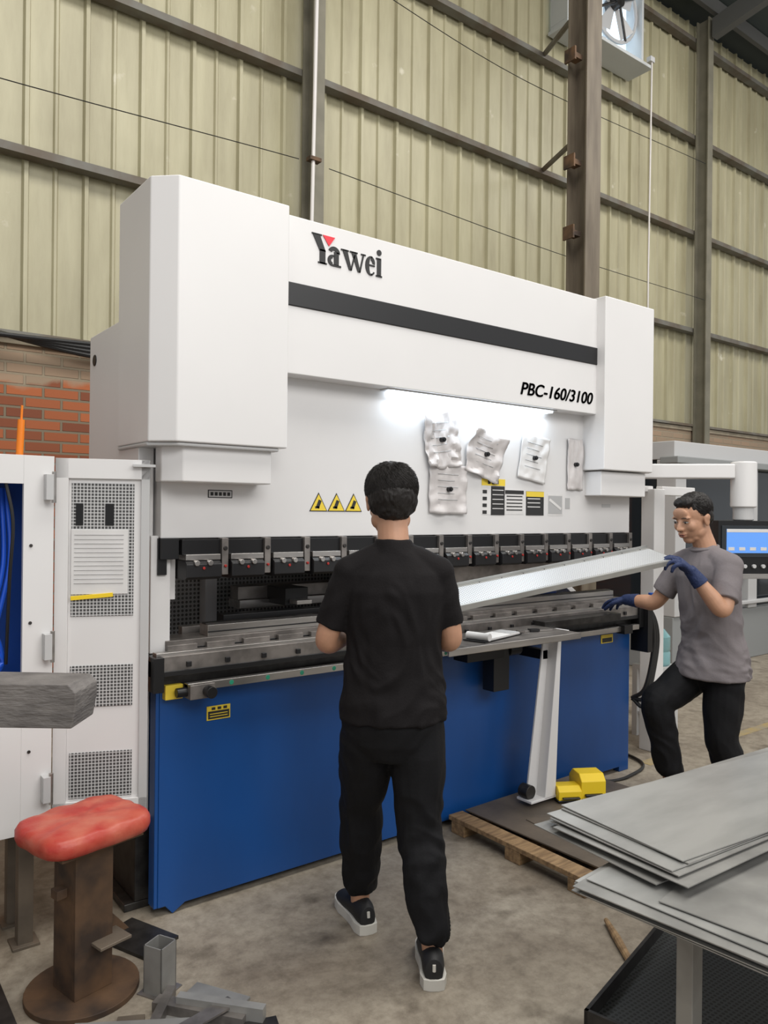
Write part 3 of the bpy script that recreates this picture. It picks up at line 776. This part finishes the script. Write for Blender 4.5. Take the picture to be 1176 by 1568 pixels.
def hand(g,wr,D,N,Sd,curl=(.4,.5,.4),k=1.0,spread=.05,thumb=.35):
    wr=Vector(wr); D=Vector(D).normalized(); N=Vector(N); N=(N-D*N.dot(D)).normalized(); Sv=D.cross(N).normalized()
    if Sv.dot(Vector(Sd))<0: Sv=-Sv
    r=[(wr-D*.01,Sv*.027*k,N*.021*k),(wr+D*.02,Sv*.031*k,N*.019*k),(wr+D*.05,Sv*.039*k,N*.017*k),(wr+D*.08,Sv*.042*k,N*.015*k),(wr+D*.095,Sv*.038*k,N*.011*k)]
    g.rings(r,dummy,20)
    g.ell(wr+D*.04+Sv*.024+N*.008,(.022*k,.022*k,.022*k),dummy)
    offs=[.0315,.0105,-.0105,-.031]; lens=[(.040,.024,.020),(.044,.028,.022),(.041,.026,.021),(.032,.020,.018)]
    for i in range(4):
        p=wr+D*(.082-.006*abs(i-1))+Sv*offs[i]*k; ang=0; pts=[(p-D*.02,.0095*k),(p,.0098*k)]
        dirb=(D+Sv*(1.5-i)*spread).normalized()
        for j in range(3):
            ang+=curl[j]*(1+.08*i); d=dirb*math.cos(ang)+N*math.sin(ang)
            p=p+d*lens[i][j]*k; pts.append((p,(.0092,.0085,.0072)[j]*k))
        limb_r(g,pts,3,12)
    p=wr+D*.025+Sv*.028*k+N*.006; pts=[(p-D*.01-Sv*.01,.013*k)]
    d=(D*.75+Sv*.65+N*thumb).normalized(); p1=p+d*.038*k; d2=(D*.95+Sv*.15+N*(thumb+.15)).normalized(); p2=p1+d2*.032*k; p3=p2+d2*.024*k
    pts+=[(p,.013*k),(p1,.0115*k),(p2,.0105*k),(p3,.0085*k)]
    limb_r(g,pts,3,12)
def headR(yaw,pitch,roll=0):
    return Matrix.Rotation(yaw,3,'Z')@Matrix.Rotation(-pitch,3,'X')@Matrix.Rotation(roll,3,'Y')
def head_shape(g,c,R,k=1.0):
    def E(p,r): g.ell(c+R@(Vector(p)*k),tuple(x*k for x in r),dummy,R,24,16)
    E((0,-.014,.030),(.076,.094,.086)); E((0,.022,-.022),(.064,.070,.085)); E((0,.048,-.088),(.030,.028,.024))
    for s in (-1,1):
        E((s*.042,.012,-.060),(.024,.036,.030)); E((s*.036,.058,-.022),(.026,.026,.028)); E((s*.022,.03,-.082),(.026,.030,.020))
        E((s*.077,-.006,-.008),(.007,.018,.030)); E((s*.081,-.012,.006),(.006,.016,.017))
        E((s*.012,.094,-.030),(.009,.011,.008)); E((s*.030,.076,.024),(.026,.012,.009))
    E((0,.076,.045),(.045,.016,.03))
    g.tube([(c+R@(Vector((0,.080,.012))*k),.008*k),(c+R@(Vector((0,.096,-.012))*k),.010*k),(c+R@(Vector((0,.104,-.028))*k),.012*k)],dummy,14)
    E((0,.104,-.028),(.011,.012,.010)); E((0,.086,-.052),(.026,.012,.010)); E((0,.086,-.066),(.020,.012,.008))
skinA=mat('skin_a',(.50,.27,.17),.5,var=.06,vscale=20)
skinB=mat('skin_b',(.46,.25,.155),.5,var=.06,vscale=20)
lipm=mat('lips',(.36,.13,.09),.45)
hairm=mat('hair_black',(.010,.0075,.0065),.52,bump=.6,bscale=90,stretch=(1,1,.4),spec=.35)
browm=mat('brow_hair',(.05,.03,.02),.7)
eyew=mat('eye_white',(.5,.47,.43),.35); eyeb=mat('eye_iris',(.015,.008,.005),.2)
def face_extras(c,R,parent,k=1.0):
    g=MB()
    def E(p,r,m): g.ell(c+R@(Vector(p)*k),tuple(x*k for x in r),m,R,16,10)
    for s in (-1,1):
        E((s*.031,.0815,.003),(.0135,.008,.0048),eyew); E((s*.031,.0880,.002),(.0055,.003,.0046),eyeb)
        g.tube([(c+R@(Vector((s*.016,.088,.007))*k),.0014),(c+R@(Vector((s*.031,.0905,.0092))*k),.0018),(c+R@(Vector((s*.046,.082,.006))*k),.0014)],eyeb,8)
        g.tube([(c+R@(Vector((s*.014,.0915,.023))*k),.0016),(c+R@(Vector((s*.030,.0910,.027))*k),.0028),(c+R@(Vector((s*.050,.077,.023))*k),.0014)],browm,8)
        E((s*.006,.106,-.037),(.003,.003,.0015),eyeb)
    E((0,.0925,-.0555),(.021,.0070,.0036),lipm); E((0,.0925,-.064),(.017,.0072,.0045),lipm); E((0,.0972,-.0595),(.019,.0025,.001),browm)
    g.make('face_features',parent,smooth=80)
def hair_strands(c,R,parent,rad,crown,n,length,zmin,thick,lift,front=.062):
    cu=bpy.data.curves.new('hair_strands','CURVE'); cu.dimensions='3D'; cu.bevel_depth=thick; cu.bevel_resolution=0; cu.resolution_u=2
    cr=Vector(crown).normalized(); u=cr.orthogonal().normalized(); w=cr.cross(u)
    for _ in range(n):
        th=(random.random()**.75)*2.5+.02; ph=random.uniform(0,2*math.pi)
        pts=[]; ok=True
        L=length*random.uniform(.6,1.1)
        for j in range(4):
            t=th+L*j/3; f=ph+.35*j/3+random.uniform(-.03,.03)
            d=cr*math.cos(t)+(u*math.cos(f)+w*math.sin(f))*math.sin(t)
            lf=lift*max(.12,min(1,.45+d.z))
            k=1.0+lf*(j/3)**1.2*random.uniform(.5,1.3)
            if d.z<0: k*=1+.05*d.z
            p=Vector((d.x*rad[0],d.y*rad[1],d.z*rad[2]))*k+Vector((0,-.018,.035))
            if p.z<zmin-.02*random.random() or (p.y>.035 and p.z<front) or (p.y>.0 and p.z<.012): ok=False
            pts.append(p)
        if not ok: continue
        s=cu.splines.new('POLY'); s.points.add(3)
        for j,p in enumerate(pts):
            q=c+R@p; s.points[j].co=(q.x,q.y,q.z,1); s.points[j].radius=(1,.9,.7,.2)[j]
    cu.materials.append(hairm)
    o=bpy.data.objects.new('hair_strands',cu); COL.objects.link(o); o.parent=parent
def shoe(parent,a,fd,z0,up,sole,lace,nm):
    fd=Vector((fd[0],fd[1],0)).normalized(); sd=Vector((fd.y,-fd.x,0)); a=Vector((a[0],a[1],z0)); Z=Vector((0,0,1))
    g=MB()
    pr=[(-.085,.014,.05),(-.078,.030,.085),(-.05,.037,.10),(-.01,.037,.105),(.03,.038,.092),(.08,.043,.070),(.13,.044,.055),(.165,.036,.045),(.188,.016,.030)]
    g.rings([(a+fd*t+Z*(h/2+.012),sd*w,Z*(h/2)) for t,w,h in pr],up,20)
    out=[]
    for t,w in ((-.092,.014),(-.085,.034),(-.05,.044),(0,.040),(.05,.042),(.10,.050),(.15,.046),(.18,.033),(.195,.010)): out.append((t,w))
    pts=[a+fd*t+sd*w for t,w in out]+[a+fd*t-sd*w for t,w in out[::-1]]
    n=len(pts); lo=[p.copy() for p in pts]; hi=[p+Z*.036 for p in pts]
    g.add(lo+hi,[list(range(n))[::-1],list(range(n,2*n))]+[(i,(i+1)%n,n+(i+1)%n,n+i) for i in range(n)],sole)
    for j in range(4):
        t=.03+j*.022; h=.098-j*.012; g.tube([(a+fd*t-sd*.025+Z*(h-.008),.003),(a+fd*t+Z*(h+.006),.003),(a+fd*t+sd*.025+Z*(h-.008),.003)],lace,6)
    g.tube([(a-fd*.084+Z*.06,.006),(a-fd*.082+Z*.082,.006)],lace,8)
    o=g.make(nm,parent,.004,2,50); return o

def person(name,loc,F,J):
    P=empty(name,loc,math.atan2(-F[0],F[1]))
    V=Vector
    sk=J['skin']; R=headR(*J['head_rot']); hc=V(J['head']); k=J.get('hk',1.0)
    g=MB()
    head_shape(g,hc,R,k)
    nb=V(J['neck'])
    limb_r(g,[(nb-V((0,0,.05)),.062),(nb+V((0,0,.0)),.056),((nb+hc)/2+V((0,-.01,-.01)),.054),(hc+R@V((0,-.02,-.03)),.055)])
    sp=J['spine']
    g.rings([(V(p),V((rx*.86,0,0)),V((0,ry*.80,0))) for p,rx,ry in sp],dummy,24)
    for s in ('L','R'):
        sh,el,wr=[V(q) for q in J['arm'+s]]
        limb_r(g,[(sh,.050),(sh.lerp(el,.5),.045),(sh.lerp(el,.88),.040),(el.lerp(wr,.12),.041),(el.lerp(wr,.35),.041),(el.lerp(wr,.75),.031),(wr,.026)])
        hp,kn,an=[V(q) for q in J['leg'+s]]
        limb_r(g,[(hp,.085),(hp.lerp(kn,.5),.07),(kn,.054),(kn.lerp(an,.35),.052),(an,.036),(an-V((0,0,.05)),.034)])
        if not J.get('gloves'): 
            D,N,Sd,cu=J['hand'+s]; hand(g,wr,D,N,Sd,cu)
    remesh('body',g,.0042,3,sk,P)
    face_extras(hc,R,P,k)
    if J.get('gloves'):
        for s in ('L','R'):
            g=MB(); wr=V(J['arm'+s][2]); el=V(J['arm'+s][1]); D,N,Sd,cu=J['hand'+s]
            hand(g,wr,D,N,Sd,cu,1.12); d=(el-wr).normalized(); g.tube([(wr+V(D).normalized()*.02,.030),(wr,.031),(wr+d*.04,.036),(wr+d*.07,.039)],dummy,20)
            remesh('glove',g,.0035,2,J['gloves'],P,.002,nsc=40)
    g=MB()
    g.rings([(V(p),V((rx,0,0)),V((0,ry,0))) for p,rx,ry in sp],dummy,32)
    sr=J.get('sr',.062)
    for s in ('L','R'):
        sh,el,wr=[V(q) for q in J['arm'+s]]; f=J['sleeve']
        a=nb+V((0,-.005,-.025)); 
        g.tube([(a,.052),(a.lerp(sh,.5)+V((0,0,.002)),.057),(sh,sr)],dummy,18)
        g.ell(sh,(sr+.002,sr+.002,sr),dummy)
        g.tube([(p,r) for p,r in zip(cat([sh,sh.lerp(el,f*.5),sh.lerp(el,f)],6),[sr-.004*i/12 for i in range(13)])],dummy,20)
    if J.get('collar'):
        g.rings([(nb+V((0,-.004,-.03)),V((.082,0,0)),V((0,.076,0))),(nb+V((0,-.002,.0)),V((.070,0,0)),V((0,.068,0))),(nb+V((0,.0,.022)),V((.064,0,0)),V((0,.062,0)))],dummy,28)
    zt=sp[0][0][2]; zn=nb.z
    remesh('shirt',g,.006,4,J['shirt'],P,J['samp'],(1,1,.75),10,lambda c:1.25-.9*max(0,min(1,(c.z-zt)/(zn-zt))) )
    if not J.get('collar'):
        g=MB(); n=24
        c=nb+V((0,.004,-.004)); pts=[(c+V((.066*math.cos(2*math.pi*i/n),.064*math.sin(2*math.pi*i/n),-.012*math.sin(2*math.pi*i/n))),.008) for i in range(n+1)]
        g.tube(pts,dummy,10,False); g.mats=[J['shirt']]; g.m=[0]*len(g.f); g.make('collar',P,smooth=80)
    g=MB()
    g.rings([(V(p),V((rx,0,0)),V((0,ry,0))) for p,rx,ry in J['hips']],dummy,28)
    for s in ('L','R'):
        hp,kn,an=[V(q) for q in J['leg'+s]]
        limb(g,[(hp,.097),(hp.lerp(kn,.4),.098),(hp.lerp(kn,.75),.088),(kn,.080),(kn.lerp(an,.3),.077),(kn.lerp(an,.7),.068),(an+V((0,0,.05)),.060),(an+V((0,0,J.get('cuff',.0))),.050)])
    remesh('trousers',g,.006,4,J['trousers'],P,.017,(1,1,.8),9,lambda c:.4+.9*max(0,min(1,(.75-c.z)/.6)))
    for s in ('L','R'):
        an=J['leg'+s][2]; fd,z0=J['foot'+s]; shoe(P,(an[0],an[1]),fd,z0,J['shoe'],J['sole'],J['lace'],'shoe_'+s)
    g=MB()
    for p,r in J['hair']: g.ell(hc+R@(V(p)*k),tuple(x*k for x in r),dummy,R,24,16)
    remesh('hair',g,.005,3,hairm,P,.006,(1,1,.5),45)
    h=J['strands']; hair_strands(hc,R,P,*h)
    return P
cloth_blk=mat('black_cotton',(.0085,.0072,.0078),.85,bump=.15,bscale=150,spec=.2)
cloth_trs=mat('black_trousers',(.0062,.0062,.0075),.75,bump=.12,bscale=120,spec=.22)
cloth_gry=mat('grey_tshirt',(.185,.165,.17),.85,var=.08,vscale=5,bump=.15,bscale=120,spec=.2)
glovem=mat('navy_glove',(.012,.025,.085),.7,bump=.3,bscale=120)
shoeb=mat('black_shoe',(.010,.010,.011),.6); solew=mat('white_sole',(.6,.58,.53),.6); soleg=mat('grey_sole',(.2,.2,.2),.6)
random.seed(11)
JA=dict(skin=skinA,head=(-.010,.045,1.588),head_rot=(0.05,.20,0),neck=(-.005,.0,1.435),hk=1.06,
 spine=[((0,.0,.835),.187,.140),((0,.0,.90),.185,.137),((0,.0,1.0),.174,.125),((0,.0,1.10),.168,.122),((0,-.005,1.20),.174,.125),((0,-.01,1.28),.182,.120),((0,-.012,1.34),.168,.10),((0,-.010,1.38),.125,.082),((0,-.008,1.41),.085,.070),((0,0,1.435),.062,.062)],
 armL=[(-.155,-.01,1.340),(-.240,.010,1.095),(-.120,.215,1.105)],armR=[(.148,-.01,1.340),(.208,.005,1.095),(.125,.205,1.125)],
 handL=((.45,.9,.0),(0.1,0,-1),(1,0,0),(.35,.45,.3)),handR=((-.1,1,.0),(-.1,0,-1),(-1,0,0),(.35,.45,.3)),
 sleeve=.76,sr=.059,shirt=cloth_blk,samp=.014,collar=True,
 hips=[((0,0,.70),.10,.08),((0,0,.76),.160,.115),((0,0,.82),.176,.125),((0,0,.87),.176,.125),((0,0,.93),.160,.115),((0,0,.97),.145,.105)],
 legL=[(-.082,.0,.83),(-.092,.155,.48),(-.085,.245,.10)],legR=[(.082,.0,.83),(.092,-.01,.47),(.125,-.105,.10)],
 footL=((-.30,1),0),footR=((.10,1),0),trousers=cloth_trs,shoe=shoeb,sole=solew,lace=solew,cuff=.02,
 hair=[((0,-.018,.040),(.084,.100,.088)),((0,-.036,.010),(.079,.084,.080)),((0,-.048,-.030),(.062,.054,.050)),((.045,-.03,.0),(.038,.053,.055)),((-.045,-.03,.0),(.038,.053,.055)),((0,.05,.075),(.06,.045,.035))],
 strands=((.092,.108,.098),(0,-.40,.92),6500,.50,-.076,.0012,.09))
person('man_in_black',(1.643,2.109,0),(.5,.866),JA)
JB=dict(skin=skinB,head=(.02,.120,1.532),head_rot=(.12,.26,0),neck=(0,.060,1.388),hk=1.04,
 spine=[((0,.010,.735),.202,.172),((0,.008,.80),.196,.163),((0,.0,.87),.182,.145),((0,.01,.95),.168,.13),((0,.022,1.05),.168,.128),((0,.035,1.16),.178,.13),((0,.045,1.24),.186,.125),((0,.052,1.30),.170,.10),((0,.056,1.345),.115,.078),((0,.062,1.388),.064,.063)],
 armL=[(-.160,.055,1.300),(-.235,.155,1.085),(-.165,.285,1.275)],armR=[(.160,.055,1.300),(.262,.150,1.075),(.440,.200,1.075)],
 handL=((.05,.75,.65),(.3,.3,-.5),(1,0,0),(.5,.7,.5)),handR=((1,.1,-.18),(0,.1,-1),(0,1,0),(.2,.3,.3)),
 sleeve=.74,sr=.066,shirt=cloth_gry,samp=.014,gloves=glovem,
 hips=[((0,0,.66),.11,.09),((0,0,.72),.155,.118),((0,0,.80),.160,.120),((0,0,.88),.155,.11)],
 legL=[(-.080,.0,.76),(-.09,.03,.44),(-.09,-.10,.10)],legR=[(.080,.01,.76),(.085,.275,.59),(.07,.20,.19)],
 footL=((-.05,1),0),footR=((.1,1),.0895),trousers=cloth_trs,shoe=shoeb,sole=soleg,lace=soleg,cuff=.02,
 hair=[((0,-.022,.048),(.080,.092,.082)),((0,-.058,-.005),(.062,.048,.052)),((.045,-.03,.014),(.037,.048,.042)),((-.045,-.03,.014),(.037,.048,.042)),((0,.040,.092),(.055,.04,.028))],
 strands=((.084,.095,.092),(0,-.2,.98),3200,.22,-.030,.0011,.08,.088))
person('man_in_grey_tshirt',(3.735,2.130,0),(-.95,.31),JB)

# ------------------------------------------------------------ lights
def area(name,loc,rot,sx,sy,p,c=(1,1,1)):
    l=bpy.data.lights.new(name,'AREA'); l.shape='RECTANGLE'; l.size=sx; l.size_y=sy; l.energy=p; l.color=c
    o=bpy.data.objects.new(name,l); COL.objects.link(o); o.location=loc; o.rotation_euler=rot; return o
area('front_area_light',(1.5,.8,8.0),(math.radians(12),0,0),7,2.5,420,(1,.97,.92))
area('front_area_light',(9,1.5,8.0),(math.radians(12),0,0),6,2.5,320,(1,.97,.92))
area('front_area_light',(2.0,-4.5,6.0),(math.radians(60),0,0),9,3,400,(1,.98,.95))  # front area light added behind the camera, aimed at the machine; no skylight here
l=area('work_lamp_light',(2.7,2.80,2.095),(math.radians(-25),0,0),1.1,.03,4,(.72,.86,1)); 
w=bpy.data.worlds.new('world'); S.world=w; w.use_nodes=True
bg=w.node_tree.nodes['Background']; bg.inputs[0].default_value=(.97,.98,1,1); bg.inputs[1].default_value=.60

# ------------------------------------------------------------ camera
cam=bpy.data.cameras.new('camera'); co=bpy.data.objects.new('camera',cam); COL.objects.link(co); S.camera=co
cam.sensor_fit='VERTICAL'; cam.sensor_height=36; cam.lens=27.1; cam.clip_start=.05
f=Vector((.603,.798,0)).normalized(); r=Vector((f.y,-f.x,0)); up=Vector((0,0,1)); rho=.0105
xc=r*math.cos(rho)+up*math.sin(rho); yc=up*math.cos(rho)-r*math.sin(rho)
M=Matrix((xc,yc,-f)).transposed().to_4x4(); M.translation=(0,0,1.55); co.matrix_world=M
